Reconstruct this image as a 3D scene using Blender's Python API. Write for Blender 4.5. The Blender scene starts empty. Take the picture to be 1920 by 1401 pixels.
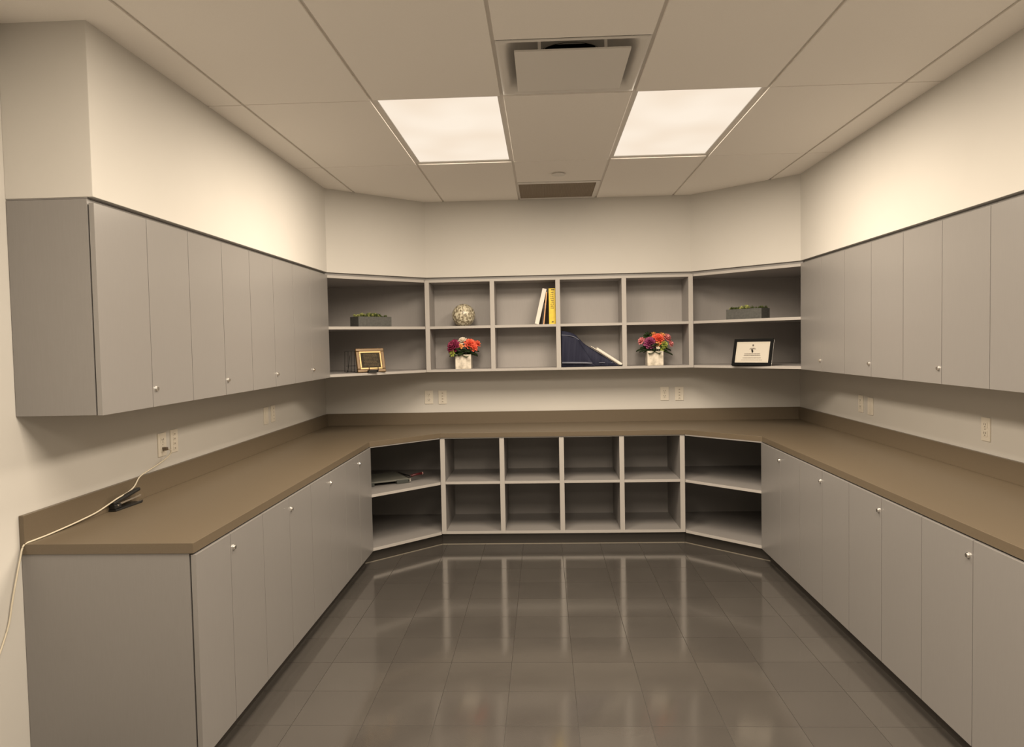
import bpy, bmesh, math, random
from mathutils import Vector, Matrix
random.seed(7)
S = bpy.context.scene
COL = S.collection

# ------------------------------------------------------------------ camera
yaw, pitch, roll = -.0434, -.0422, -.0197
cy, sy, cp, sp = math.cos(yaw), math.sin(yaw), math.cos(pitch), math.sin(pitch)
fwd = Vector((sy*cp, cy*cp, sp)); rgt = Vector((cy, -sy, 0)); upv = rgt.cross(fwd)
cr, sr = math.cos(roll), math.sin(roll)
r2 = rgt*cr + upv*sr; u2 = -rgt*sr + upv*cr
cam = bpy.data.cameras.new('camera'); cam_o = bpy.data.objects.new('camera', cam); COL.objects.link(cam_o)
m = Matrix((r2, u2, -fwd)).transposed().to_4x4(); m.translation = Vector((0, 0, 1.5617))
cam_o.matrix_world = m
cam.sensor_width = 36; cam.lens = 1366.2/1920*36; cam.clip_start = .05
S.camera = cam_o

# ------------------------------------------------------------------ world and exposure
w = bpy.data.worlds.new('world'); S.world = w; w.use_nodes = True
w.node_tree.nodes['Background'].inputs[0].default_value = (1, .86, .7, 1)
w.node_tree.nodes['Background'].inputs[1].default_value = .0
S.view_settings.view_transform = 'Standard'; S.view_settings.look = 'None'
S.view_settings.gamma = 1; S.view_settings.exposure = 0.0
S.view_settings.use_curve_mapping = False
LAMP_COLOR = (1, .85, .665); LAMP_WATTS = 47

# ------------------------------------------------------------------ helpers
def new_bm(): return bmesh.new()
def box(bm, x0, x1, y0, y1, z0, z1):
    v = [bm.verts.new((x, y, z)) for z in (z0, z1) for x, y in ((x0, y0), (x1, y0), (x1, y1), (x0, y1))]
    for f in ((3, 2, 1, 0), (4, 5, 6, 7), (0, 1, 5, 4), (1, 2, 6, 5), (2, 3, 7, 6), (3, 0, 4, 7)):
        bm.faces.new([v[i] for i in f])
    return v
def prism(bm, poly, z0, z1):
    a = [bm.verts.new((x, y, z0)) for x, y in poly]; b = [bm.verts.new((x, y, z1)) for x, y in poly]
    n = len(poly); bm.faces.new(a[::-1]); bm.faces.new(b)
    for i in range(n): bm.faces.new((a[i], a[(i+1) % n], b[(i+1) % n], b[i]))
    return a+b
def cyl(bm, p0, p1, r0, r1=None, n=20):
    r1 = r0 if r1 is None else r1
    p0, p1 = Vector(p0), Vector(p1); d = (p1-p0).normalized()
    q = d.to_track_quat('Z', 'Y'); A = []; B = []
    for i in range(n):
        a = 2*math.pi*i/n; o = Vector((math.cos(a), math.sin(a), 0))
        A.append(bm.verts.new(p0+q@(o*r0))); B.append(bm.verts.new(p1+q@(o*r1)))
    bm.faces.new(A[::-1]); bm.faces.new(B)
    for i in range(n): bm.faces.new((A[i], A[(i+1) % n], B[(i+1) % n], B[i]))
def tube(bm, pts, r, n=8):
    pts = [Vector(p) for p in pts]; rings = []
    for i, p in enumerate(pts):
        d = (pts[min(i+1, len(pts)-1)]-pts[max(i-1, 0)]).normalized()
        ref = Vector((0, 0, 1)) if abs(d.z) < .9 else Vector((1, 0, 0))
        a = d.cross(ref).normalized(); b = d.cross(a)
        rings.append([bm.verts.new(p+a*r*math.cos(t*2*math.pi/n)+b*r*math.sin(t*2*math.pi/n)) for t in range(n)])
    for A, B in zip(rings, rings[1:]):
        for i in range(n): bm.faces.new((A[i], A[(i+1) % n], B[(i+1) % n], B[i]))
    bm.faces.new(rings[0][::-1]); bm.faces.new(rings[-1])
def obj(name, bm, mat, parent=None, bevel=0, smooth=False, local=False, label=None):
    bmesh.ops.recalc_face_normals(bm, faces=bm.faces)
    me = bpy.data.meshes.new(name)
    if parent and not local:
        o0 = parent
        M = Matrix.Identity(4)
        while o0: M = Matrix.Translation(o0.location) @ M; o0 = o0.parent
        bmesh.ops.transform(bm, matrix=M.inverted(), verts=bm.verts)
    bm.to_mesh(me); bm.free()
    me.materials.append(mat)
    if smooth:
        for p in me.polygons: p.use_smooth = True
    o = bpy.data.objects.new(name, me); COL.objects.link(o)
    if parent: o.parent = parent
    if bevel:
        b = o.modifiers.new('bevel', 'BEVEL'); b.width = bevel; b.segments = 2; b.limit_method = 'ANGLE'
    if label: o['label'] = label
    return o
def edge_band(o):
    o.data.materials.append(EDGE)
    for p in o.data.polygons:
        n = p.normal
        if n.y < -.5 and p.center.y+o.location.y < 99: p.material_index = 1
    return o
def tag(o, label, cat, group=None):
    o['label'] = label; o['category'] = cat
    if group: o['group'] = group
    return o
def thing(name, label, cat, loc=(0, 0, 0), rotz=0, group=None):
    o = bpy.data.objects.new(name, None); COL.objects.link(o); o.empty_display_size = .05
    o.location = loc; o.rotation_euler = (0, 0, rotz)
    return tag(o, label, cat, group)
def struct(name, bm, mat, bevel=0, parent=None):
    o = obj(name, bm, mat, parent, bevel); o['kind'] = 'structure'; return o

# ------------------------------------------------------------------ materials
def mat(name, color, rough=.5, metal=0, spec=.5):
    m = bpy.data.materials.new(name); m.use_nodes = True
    b = m.node_tree.nodes['Principled BSDF']
    b.inputs['Base Color'].default_value = (*color, 1); b.inputs['Roughness'].default_value = rough
    b.inputs['Metallic'].default_value = metal; b.inputs['Specular IOR Level'].default_value = spec
    return m
def nodes(m): return m.node_tree.nodes, m.node_tree.links, m.node_tree.nodes['Principled BSDF']
def noise_color(m, c1, c2, scale=(5, 5, 5), nscale=1, detail=4, lo=.3, hi=.7, bump=0, bdist=.001):
    N, L, b = nodes(m)
    tc = N.new('ShaderNodeTexCoord'); mp = N.new('ShaderNodeMapping'); mp.inputs['Scale'].default_value = scale
    no = N.new('ShaderNodeTexNoise'); no.inputs['Scale'].default_value = nscale; no.inputs['Detail'].default_value = detail
    ra = N.new('ShaderNodeValToRGB'); ra.color_ramp.elements[0].position = lo; ra.color_ramp.elements[1].position = hi
    ra.color_ramp.elements[0].color = (*c1, 1); ra.color_ramp.elements[1].color = (*c2, 1)
    L.new(tc.outputs['Object'], mp.inputs[0]); L.new(mp.outputs[0], no.inputs['Vector'])
    L.new(no.outputs[0], ra.inputs[0]); L.new(ra.outputs[0], b.inputs['Base Color'])
    if bump:
        bu = N.new('ShaderNodeBump'); bu.inputs['Strength'].default_value = bump; bu.inputs['Distance'].default_value = bdist
        L.new(no.outputs[0], bu.inputs['Height']); L.new(bu.outputs[0], b.inputs['Normal'])
    return m
def k(c, f): return tuple(x*f for x in c)

WALL = mat('wall_paint', (.70, .665, .60), .9, spec=.15)
noise_color(WALL, (.60, .58, .545), (.62, .60, .565), (1, 1, 1), 2.0, bump=.05, bdist=.0005)
CEIL = mat('ceiling_tile', (.60, .56, .52), .9, spec=.15)
noise_color(CEIL, (.89, .85, .80), (.92, .88, .83), (1, 1, 1), 350, 2, bump=.15, bdist=.0004)
TEE = mat('ceiling_grid', (.72, .68, .63), .45)
PLEN = mat('plenum_dark', (.05, .05, .05), .9)
gc = (.242, .230, .222)
LAM = mat('grey_laminate', gc, .42, spec=.45)
noise_color(LAM, k(gc, .98), k(gc, 1.02), (260, 260, 14), 1, 3, bump=.04, bdist=.0004)
DOORM = mat('grey_door_laminate', gc, .30, spec=.9)
noise_color(DOORM, k(gc, .98), k(gc, 1.02), (260, 260, 14), 1, 3, bump=.04, bdist=.0004)
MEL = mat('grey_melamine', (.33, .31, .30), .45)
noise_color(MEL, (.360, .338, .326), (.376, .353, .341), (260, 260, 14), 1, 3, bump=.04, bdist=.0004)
MEL_SHADED = mat('grey_melamine_shaded', (.27, .255, .245), .45)  # same melamine, darkened: shade under the countertop put into its colour
noise_color(MEL_SHADED, (.262, .247, .238), (.274, .258, .249), (260, 260, 14), 1, 3, bump=.04, bdist=.0004)
EDGE = mat('grey_edge_band', (.44, .415, .39), .45)
DARKLAM = mat('toe_kick_vinyl', (.05, .044, .038), .35)
TOP = mat('brown_countertop', (.2, .15, .1), .38, spec=.45)
noise_color(TOP, (.130, .101, .068), (.143, .112, .076), (1, 1, 1), 300, 3)
WHITE = mat('white_plastic', (.76, .71, .62), .4)
SLOT = mat('socket_slot', (.12, .1, .08), .6)
METALW = mat('painted_steel', (.74, .71, .67), .4)
SEAL = mat('sealant', (.28, .25, .20), .4)
CHROME = mat('chrome', (.85, .82, .78), .22, 1)
BLACK = mat('black_plastic', (.012, .012, .012), .35)
BLACKM = mat('black_matt', (.01, .01, .01), .8)

# ------------------------------------------------------------------ room dimensions (metres)
XL, XR, YB, YF, HC = -1.877, 2.141, 6.184, -3.9, 2.705
XLU, XRU, YU = -1.559, 1.822, 5.8865           # upper cabinet fronts
XUL, XUR, YUL, YUR = -.933, 1.1825, 5.262, 5.2455
ZUB, ZUT, ZSOF = 1.334, 2.080, 2.100
XLC, XRC, YC = -1.246, 1.507, 5.551             # counter edge
XCL, XCR, YCL, YCR = -.797, 1.0567, 5.102, 5.100
ZCB, ZCT, ZSP = .8404, .8774, .980
XLB, XRB, YBF = -1.240, 1.499, 5.5603           # base fronts
XBL, XBR, YBL, YBR = -.790, 1.043, 5.110, 5.104
ZBB = .092
YN = 2.503                                      # near end of the left run
YNR = 2.335                                      # near end of the right run (outside the frame)

# ------------------------------------------------------------------ floor
FL = mat('floor_tile', (.09, .08, .07), .16, spec=1.0)
FL.node_tree.nodes['Principled BSDF'].inputs['Coat Weight'].default_value = .6
FL.node_tree.nodes['Principled BSDF'].inputs['Coat Roughness'].default_value = .09
def build_floor_mat():
    N, L, b = nodes(FL)
    geo = N.new('ShaderNodeNewGeometry'); sep = N.new('ShaderNodeSeparateXYZ'); L.new(geo.outputs['Position'], sep.inputs[0])
    def math_(op, a, bb=None, c=None):
        n = N.new('ShaderNodeMath'); n.operation = op
        for i, v in enumerate((a, bb, c)):
            if v is None: continue
            if isinstance(v, (int, float)): n.inputs[i].default_value = v
            else: L.new(v, n.inputs[i])
        return n.outputs[0]
    def line(ax, off, per, half):
        t = math_('DIVIDE', math_('SUBTRACT', sep.outputs[ax], off), per)
        fr = math_('FRACT', t); d = math_('MINIMUM', fr, math_('SUBTRACT', 1, fr))
        return math_('LESS_THAN', math_('MULTIPLY', d, per), half), math_('FLOOR', t)
    lx, ix = line(0, -.476, .296, .0015); ly, iy = line(1, 4.679, .2958, .0014)
    grout = math_('MAXIMUM', lx, ly)
    cmb = N.new('ShaderNodeCombineXYZ'); L.new(ix, cmb.inputs[0]); L.new(iy, cmb.inputs[1])
    wn = N.new('ShaderNodeTexWhiteNoise'); L.new(cmb.outputs[0], wn.inputs['Vector'])
    n1 = N.new('ShaderNodeTexNoise'); n1.inputs['Scale'].default_value = 3; L.new(geo.outputs['Position'], n1.inputs['Vector'])
    v = math_('ADD', math_('MULTIPLY', wn.outputs['Value'], .35), math_('MULTIPLY', n1.outputs[0], .65))
    ra = N.new('ShaderNodeValToRGB'); L.new(v, ra.inputs[0])
    ra.color_ramp.elements[0].position = .25; ra.color_ramp.elements[0].color = (.072, .065, .059, 1)
    ra.color_ramp.elements[1].position = .75; ra.color_ramp.elements[1].color = (.090, .082, .074, 1)
    mx = N.new('ShaderNodeMixRGB'); mx.inputs[2].default_value = (.03, .026, .022, 1)
    L.new(grout, mx.inputs[0]); L.new(ra.outputs[0], mx.inputs[1]); L.new(mx.outputs[0], b.inputs['Base Color'])
    L.new(math_('MULTIPLY', math_('SUBTRACT', 1, grout), .6), b.inputs['Coat Weight'])
    # fine diagonal ribbing pressed into every tile, and a waxed gloss with worn patches
    t = math_('SINE', math_('MULTIPLY', math_('ADD', sep.outputs[0], sep.outputs[1]), 2*math.pi/.009))
    bu = N.new('ShaderNodeBump'); bu.inputs['Strength'].default_value = .06; bu.inputs['Distance'].default_value = .0003
    L.new(t, bu.inputs['Height'])
    n3 = N.new('ShaderNodeTexNoise'); n3.inputs['Scale'].default_value = 5; n3.inputs['Detail'].default_value = 3
    L.new(geo.outputs['Position'], n3.inputs['Vector'])
    bu2 = N.new('ShaderNodeBump'); bu2.inputs['Strength'].default_value = .05; bu2.inputs['Distance'].default_value = .004
    L.new(n3.outputs[0], bu2.inputs['Height']); L.new(bu.outputs[0], bu2.inputs['Normal'])
    L.new(bu2.outputs[0], b.inputs['Normal'])
    n2 = N.new('ShaderNodeTexNoise'); n2.inputs['Scale'].default_value = 6; n2.inputs['Detail'].default_value = 5
    L.new(geo.outputs['Position'], n2.inputs['Vector'])
    mr = N.new('ShaderNodeMapRange'); L.new(n2.outputs[0], mr.inputs[0])
    mr.inputs[1].default_value = .3; mr.inputs[2].default_value = .7; mr.inputs[3].default_value = .07; mr.inputs[4].default_value = .13
    L.new(math_('ADD', mr.outputs[0], math_('MULTIPLY', grout, .3)), b.inputs['Roughness'])
build_floor_mat()
bm = new_bm(); box(bm, XL-.1, XR+.1, YF-.1, YB+.1, -.1, 0); struct('floor', bm, FL)

# ------------------------------------------------------------------ walls
bm = new_bm(); box(bm, XL-.12, XL, YF-.1, YB+.1, 0, 2.95); struct('wall_left', bm, WALL)
bm = new_bm(); box(bm, XR, XR+.12, YF-.1, YB+.1, 0, 2.95); struct('wall_right', bm, WALL)
bm = new_bm(); box(bm, XL, XR, YB, YB+.12, 0, 2.95); struct('wall_back', bm, WALL)
bm = new_bm(); box(bm, XL, XR, YF-.12, YF, 0, 2.95); struct('wall_front', bm, WALL)
# dropped soffit over the wall cabinets, flush with their doors
bm = new_bm()
prism(bm, [(XL, YN), (XLU-.002, YN), (XLU-.002, YUL), (XUL, YU), (XUR, YU), (XRU+.002, YUR), (XRU+.002, YNR), (XR, YNR), (XR, YB), (XL, YB)], ZSOF, HC+.03)
struct('wall_soffit', bm, WALL, .002)
# recessed filler strip between soffit and cabinets
bm = new_bm(); r = .02
prism(bm, [(XL, YUL+.001), (XLU-r, YUL+.001), (XLU-r, YUL+.008), (XUL-.008, YU+r), (XUR+.008, YU+r), (XRU+r, YUR+.008), (XRU+r, YUR+.001), (XR, YUR+.001), (XR, YB), (XL, YB)], ZUT+.0015, ZSOF)
prism(bm, [(XL, YN+.003), (XLU-r-.004, YN+.003), (XLU-r-.004, YUL), (XL, YUL)], 2.0955, ZSOF)
prism(bm, [(XRU+r+.004, YNR+.01), (XR, YNR+.01), (XR, YUR), (XRU+r+.004, YUR)], 2.0955, ZSOF)
struct('trim_1', bm, LAM)

# ------------------------------------------------------------------ ceiling: tegular tiles in an exposed grid
GX = [-1.391+.61*i for i in range(-1, 7)]
GY = [4.660+1.2312*i for i in range(-7, 3)]
def xs_clip(a, b): return max(a, XL), min(b, XR)
bm = new_bm(); bt = new_bm()
lights = [(1, 0), (3, 0), (1, -2), (3, -2), (1, -4), (3, -4)]   # (column of A.., row where 0 = y 3.43-4.66)
holes = set(lights) | {(2, 'vent'), (2, 'grille')}
g = .0075
for i in range(-1, 6):
    x0, x1 = xs_clip(-1.391+.61*i, -1.391+.61*(i+1))
    if x1-x0 < .03: continue
    for j in range(-5, 2):
        y0, y1 = 3.4288+1.2312*j, 3.4288+1.2312*(j+1)
        y0 = max(y0, YF); y1 = min(y1, YB)
        if y1-y0 < .05: continue
        if (i, j) in lights: continue
        cells = [(y0, y1)]
        if i == 2 and j == -1: cells = [(y0, 2.805)]            # the air diffuser takes the rest of this cell
        if i == 2 and j == 1: cells = [(y0, 5.262)]            # the return grille takes the rest
        for a, b in cells:
            xa = x0+g if x0 > XL else x0; xb = x1-g if x1 < XR else x1
            ya = a+g*.6 if a > YF else a; yb = b-g*.6 if b < YB else b
            v = box(bm, xa, xb, ya, yb, HC, HC+.02)
            if b in (y1,) or True:
                pass
struct('ceiling', bm, CEIL, .0015)
bm = new_bm()
ys = [3.4288+1.2312*j for j in range(-5, 3)]
for i in range(0, 6):
    x = -1.391+.61*i
    box(bm, x-.012, x+.012, YF, YB, HC+.008, HC+.0085); box(bm, x-.001, x+.001, YF, YB, HC+.0085, HC+.04)
for y in ys:
    if YF < y < YB: box(bm, XL, XR, y-.012, y+.012, HC+.0078, HC+.0083); box(bm, XL, XR, y-.001, y+.001, HC+.0083, HC+.04)
struct('trim_2', bm, TEE)
bm = new_bm(); box(bm, XL-.1, XR+.1, YF-.1, YB+.1, 2.95, 3.0); struct('ceiling_deck', bm, PLEN)

# ------------------------------------------------------------------ ceiling light panels
LENS = bpy.data.materials.new('light_lens'); LENS.use_nodes = True
N = LENS.node_tree.nodes; L = LENS.node_tree.links; N.clear()
out = N.new('ShaderNodeOutputMaterial'); em = N.new('ShaderNodeEmission'); L.new(em.outputs[0], out.inputs[0])
tc = N.new('ShaderNodeTexCoord'); no = N.new('ShaderNodeTexNoise'); no.inputs['Scale'].default_value = 2.2; no.inputs['Detail'].default_value = 1
L.new(tc.outputs['Object'], no.inputs['Vector'])
ra = N.new('ShaderNodeValToRGB'); L.new(no.outputs[0], ra.inputs[0]); L.new(ra.outputs[0], em.inputs[0])
ra.color_ramp.elements[0].position = .35; ra.color_ramp.elements[0].color = (.93, .78, .62, 1)
ra.color_ramp.elements[1].position = .65; ra.color_ramp.elements[1].color = (1, .87, .72, 1)
em.inputs[1].default_value = 1.0
def light_panel(i, j, label, watts=None):
    x0 = -1.391+.61*i; y0 = 3.4288+1.2312*j; x1 = x0+.61; y1 = y0+1.2312
    t = thing('ceiling_light', label, 'light', ((x0+x1)/2, (y0+y1)/2, HC+.009), group='flat ceiling light panels')
    bm = new_bm(); z0, z1 = HC+.0085, HC+.05; e = .022
    box(bm, x0+.008, x0+e, y0+.006, y1-.006, z0, z1); box(bm, x1-e, x1-.008, y0+.006, y1-.006, z0, z1)
    box(bm, x0+e, x1-e, y0+.006, y0+e, z0, z1); box(bm, x0+e, x1-e, y1-e, y1-.006, z0, z1)
    box(bm, x0+.008, x1-.008, y0+.006, y1-.006, z1, z1+.002)
    obj('frame', bm, METALW, t)
    bm = new_bm(); box(bm, x0+e, x1-e, y0+e, y1-e, HC+.013, HC+.016)
    obj('diffuser', bm, LENS, t)
    ld = bpy.data.lights.new('lamp', 'AREA'); ld.shape = 'RECTANGLE'; ld.size = .56; ld.size_y = 1.18
    ld.energy = LAMP_WATTS*{0: 1, -2: 1.0, -4: .45}[j]; ld.color = LAMP_COLOR
    # wide-angle prismatic lens: candela nearly even over the hemisphere instead of Lambert's cosine
    ld.use_nodes = True; n_ = ld.node_tree.nodes; l_ = ld.node_tree.links; e_ = n_['Emission']
    g_ = n_.new('ShaderNodeNewGeometry'); s_ = n_.new('ShaderNodeSeparateXYZ'); l_.new(g_.outputs['Incoming'], s_.inputs[0])
    a_ = n_.new('ShaderNodeMath'); a_.operation = 'ABSOLUTE'; l_.new(s_.outputs[2], a_.inputs[0])
    m_ = n_.new('ShaderNodeMath'); m_.operation = 'MAXIMUM'; m_.inputs[1].default_value = .90; l_.new(a_.outputs[0], m_.inputs[0])
    d_ = n_.new('ShaderNodeMath'); d_.operation = 'DIVIDE'; d_.inputs[0].default_value = 1; l_.new(m_.outputs[0], d_.inputs[1])
    l_.new(d_.outputs[0], e_.inputs['Strength'])
    lo = bpy.data.objects.new('lamp', ld); COL.objects.link(lo); lo.parent = t; lo.location = (0, 0, -.004)
LBL = {(1, 0): 'bright ceiling light panel on the left, beside the air diffuser',
       (3, 0): 'bright ceiling light panel on the right, beside the air diffuser',
       (1, -2): 'ceiling light panel behind the camera, above the left end of the room',
       (3, -2): 'ceiling light panel behind the camera, right of centre',
       (1, -4): 'added rearmost fill light panel, unseen behind the camera, left of centre',  # rearmost pair is made up: unseen panels added for fill light
       (3, -4): 'added rearmost fill light panel, unseen behind the camera, right of centre'}
for ij in lights: light_panel(*ij, LBL[ij])

# ------------------------------------------------------------------ plaque air diffuser
X0, X1, Y0, Y1 = -.163, .431, 2.812, 3.413
t = thing('air_diffuser', 'square white ceiling air diffuser with a flat hanging plate', 'vent', ((X0+X1)/2, (Y0+Y1)/2, HC))
bm = new_bm(); cx_, cy_ = (X0+X1)/2, (Y0+Y1)/2
def sq_ring(bm, half, z, rc, n=6):
    vs = []
    for qx, qy, a0 in ((1, 1, 0), (-1, 1, 90), (-1, -1, 180), (1, -1, 270)):
        for s in range(n+1):
            a = math.radians(a0+90*s/n)
            vs.append(bm.verts.new((cx_+qx*(half-rc)+rc*math.cos(a), cy_+qy*(half*1.01-rc)+rc*math.sin(a), z)))
    return vs
prof = [(.297, .004, .002), (.297, .0, .002), (.283, .0, .02), (.272, .004, .03), (.260, .014, .04), (.249, .028, .05), (.238, .045, .055), (.226, .060, .06), (.205, .068, .06)]
rings = [sq_ring(bm, h, HC+z, r) for h, z, r in prof]
for A, B in zip(rings, rings[1:]):
    n = len(A)
    for i in range(n): bm.faces.new((A[i], A[(i+1) % n], B[(i+1) % n], B[i]))
# flat pan top with the round neck cut out
Rn = .14; n = len(rings[-1]); circ = []
for v in rings[-1]:
    d = Vector((v.co.x-cx_, v.co.y-(cy_+.045), 0)).normalized(); circ.append(bm.verts.new((cx_+d.x*Rn, cy_+.045+d.y*Rn, HC+.070)))
for i in range(n): bm.faces.new((rings[-1][i], rings[-1][(i+1) % n], circ[(i+1) % n], circ[i]))
obj('pan', bm, METALW, t, smooth=True)
bm = new_bm(); A = []; B = []
for i in range(40):
    a = i*math.pi/20; A.append(bm.verts.new((cx_+Rn*math.cos(a), cy_+.045+Rn*math.sin(a), HC+.068))); B.append(bm.verts.new((cx_+Rn*math.cos(a), cy_+.045+Rn*math.sin(a), HC+.2)))
for i in range(40): bm.faces.new((A[i], A[(i+1) % 40], B[(i+1) % 40], B[i]))
bm.faces.new(B); obj('neck', bm, BLACKM, t, label='black round duct opening')
bm = new_bm(); box(bm, -.093, .364, 2.905, 3.355, HC-.006, HC+.002); obj('face_plate', bm, METALW, t, .001)
for bx in (-.0, .262):
    bm = new_bm(); box(bm, bx, bx+.012, 2.93, 2.945, HC+.002, HC+.08); box(bm, bx-.002, bx+.014, 2.925, 2.95, HC+.045, HC+.055); obj('hanger', bm, METALW, t)

# ------------------------------------------------------------------ return air grille and sprinkler cover
t = thing('return_grille', 'brown egg-crate return air grille in ceiling by the back wall', 'vent', (.122, 5.57, HC))
bm = new_bm(); x0, x1, y0, y1 = -.163, .431, 5.27, 5.880
for a in ((x0, x1, y0, 5.318), (x0, x1, 5.832, y1), (x0, -.158, 5.318, 5.832), (.404, x1, 5.318, 5.832)): box(bm, *a, HC-.002, HC+.02)
obj('frame', bm, METALW, t)
GR = mat('grille_brown', (.42, .35, .27), .6)
bm = new_bm(); nx = 46; ny = 42
for i in range(nx+1):
    x = -.158+.562*i/nx; box(bm, x-.0008, x+.0008, 5.318, 5.832, HC, HC+.012)
for i in range(ny+1):
    y = 5.318+.514*i/ny; box(bm, -.158, .404, y-.0008, y+.0008, HC, HC+.012)
obj('grid_core', bm, GR, t)
bm = new_bm(); box(bm, -.16, .406, 5.316, 5.834, HC+.03, HC+.034); obj('backing', bm, mat('filter', (.16, .13, .10), .9), t)
bm = new_bm(); cyl(bm, (.125, 5.01, HC-.012), (.125, 5.01, HC-.009), .046, .048, 32); cyl(bm, (.125, 5.01, HC-.010), (.125, 5.01, HC+.001), .03, .03, 24)
tag(obj('sprinkler_cover', bm, METALW, None, .001), 'small round white concealed sprinkler cap on ceiling tile', 'sprinkler cap')

# ------------------------------------------------------------------ cabinets
def lock_bm(x, y, z, d):
    bm = new_bm()
    cyl(bm, (x, y, z), (x+d*.004, y, z), .0105, .0105, 24); cyl(bm, (x+d*.004, y, z), (x+d*.009, y, z), .0085, .0075, 24)
    return bm
def cabinet(kind, side, yn, yf, joint, label, lock_up, end_near=False, yf_door=None):
    d = 1 if side == 'left' else -1
    if kind == 'wall':
        xw = XL+.002 if d > 0 else XR-.002; xf = XLU if d > 0 else XRU; z0, z1 = ZUB, 2.094; zd = ZUT-.001
        nm, cat, grp = 'wall_cabinet', 'cabinet', f'grey wall cabinets on the {side} wall'
    else:
        xw = XL+.002 if d > 0 else XR-.002; xf = XLB if d > 0 else XRB; z0, z1 = ZBB, ZCB; zd = ZCB-.006
        nm, cat, grp = 'base_cabinet', 'cabinet', f'grey base cabinets along the {side} wall'
    xi = xf-d*.0185                       # back of the doors
    xc = xi-d*.006                        # front of the case
    t = thing(nm, label, cat, ((xw+xf)/2, (yn+yf)/2, z0 if kind == 'wall' else 0), group=grp)
    bm = new_bm(); a, b = sorted((xw, xc)); p = .019
    ye = yf-.0008
    if kind == 'wall':
        box(bm, a, b, yn+p, ye-p, z0, z0+p); box(bm, a, b, yn+p, ye-p, z1-p, z1)
        box(bm, a, b, yn, yn+p, z0, z1); box(bm, a, b, ye-p, ye, z0, z1); q = sorted((xw, xw+d*.008)); box(bm, *q, yn+p, ye-p, z0+p, z1-p)
    else:
        zf = 0 if end_near else z0
        box(bm, a, b, yn+p, ye-p, z0, z0+p); box(bm, a, b, yn+p, ye-p, z1-p, z1)
        box(bm, a, b, yn, yn+p, z0, z1); box(bm, a, b, ye-p, ye, z0, z1); q = sorted((xw, xw+d*.008)); box(bm, *q, yn+p, ye-p, z0+p, z1-p)
        if end_near: q = sorted((xw, xf-d*.06)); box(bm, *q, yn, yn+p, 0, z0)
    obj('case', bm, LAM, t, .0008)
    gp = .002
    for kk, (a0, b0) in enumerate(((yn, joint), (joint, yf_door or yf))):
        bm = new_bm(); q = sorted((xi, xf)); box(bm, *q, a0+gp*(0 if (kk == 0 and end_near) else 1), b0-gp, z0-.001, zd)
        dr = obj('door', bm, DOORM, t, .0009)
        if kk == 1:
            zl = 1.405 if kind == 'wall' else .774
            lk = obj('lock', lock_bm(xf, joint+.026, zl, d), CHROME, dr, smooth=False, label='small round chrome lock')
    if kind == 'base':
        bm = new_bm(); q = sorted((xf-d*.06, xf-d*.072)); box(bm, *q, yn+(.02 if end_near else 0), ye, 0, z0)
        obj('toe_kick', bm, DARKLAM, t, label='dark recessed toe kick')
    return t
pos4 = ['nearest the camera', 'second from the camera', 'third from the camera', 'farthest back']
def run(kind, side, y_far, w, yn_last, yf_first):
    # i counts from the far end
    for c in range(4):
        yf = y_far-w*2*c; yn = y_far-w*2*(c+1); jt = y_far-w*(2*c+1)
        if c == 0: yf = yf_first
        if c == 3: yn = yn_last
        where = pos4[3-c]
        extra = { ('wall', 'left', 0): ', against the corner shelf',
                 ('wall', 'right', 0): ', against the corner shelf', ('base', 'left', 3): '',
                 ('base', 'left', 0): ', beside the paper trimmer shelf', ('base', 'right', 0): ', beside the empty corner shelf'}.get((kind, side, c), '')
        kn = {'wall': 'wall cabinet hung', 'base': 'base cabinet'}[kind]
        lab = f'grey two-door {kn} on the {side} side, {where}{extra}'
        cabinet(kind, side, yn, yf, jt, lab, kind == 'wall', end_near=(c == 3))
run('wall', 'left', 5.190, .3358, YN, YUL-.001)
run('wall', 'right', 5.216, .3596, 5.216-.3596*8, YUR-.001)
run('base', 'left', 5.097, .331, 2.4965, YBL-.001)
run('base', 'right', 5.036, .3475, 5.036-.3475*8, YBR-.001)

# ------------------------------------------------------------------ countertop with splashback
bm = new_bm(); YNC = 2.4914; YRC = 5.036-.3475*8-.005
XLg, XRg, YBg = XL+.0015, XR-.0015, YB-.0015
prism(bm, [(XLg, YNC), (XLC, YNC), (XLC, YCL), (XCL, YC), (XCR, YC), (XRC, YCR), (XRC, YRC), (XRg, YRC), (XRg, YBg), (XLg, YBg)], ZCB, ZCT)
ct = tag(obj('countertop', bm, TOP, None, .0012), 'long brown U-shaped countertop running around all three walls', 'countertop')
bm = new_bm(); s = .019
prism(bm, [(XLg, YNC), (XL+s, YNC), (XL+s, YB-s), (XR-s, YB-s), (XR-s, YRC), (XRg, YRC), (XRg, YBg), (XLg, YBg)], ZCT, ZSP)
obj('splashback', bm, TOP, ct, .0012)

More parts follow.
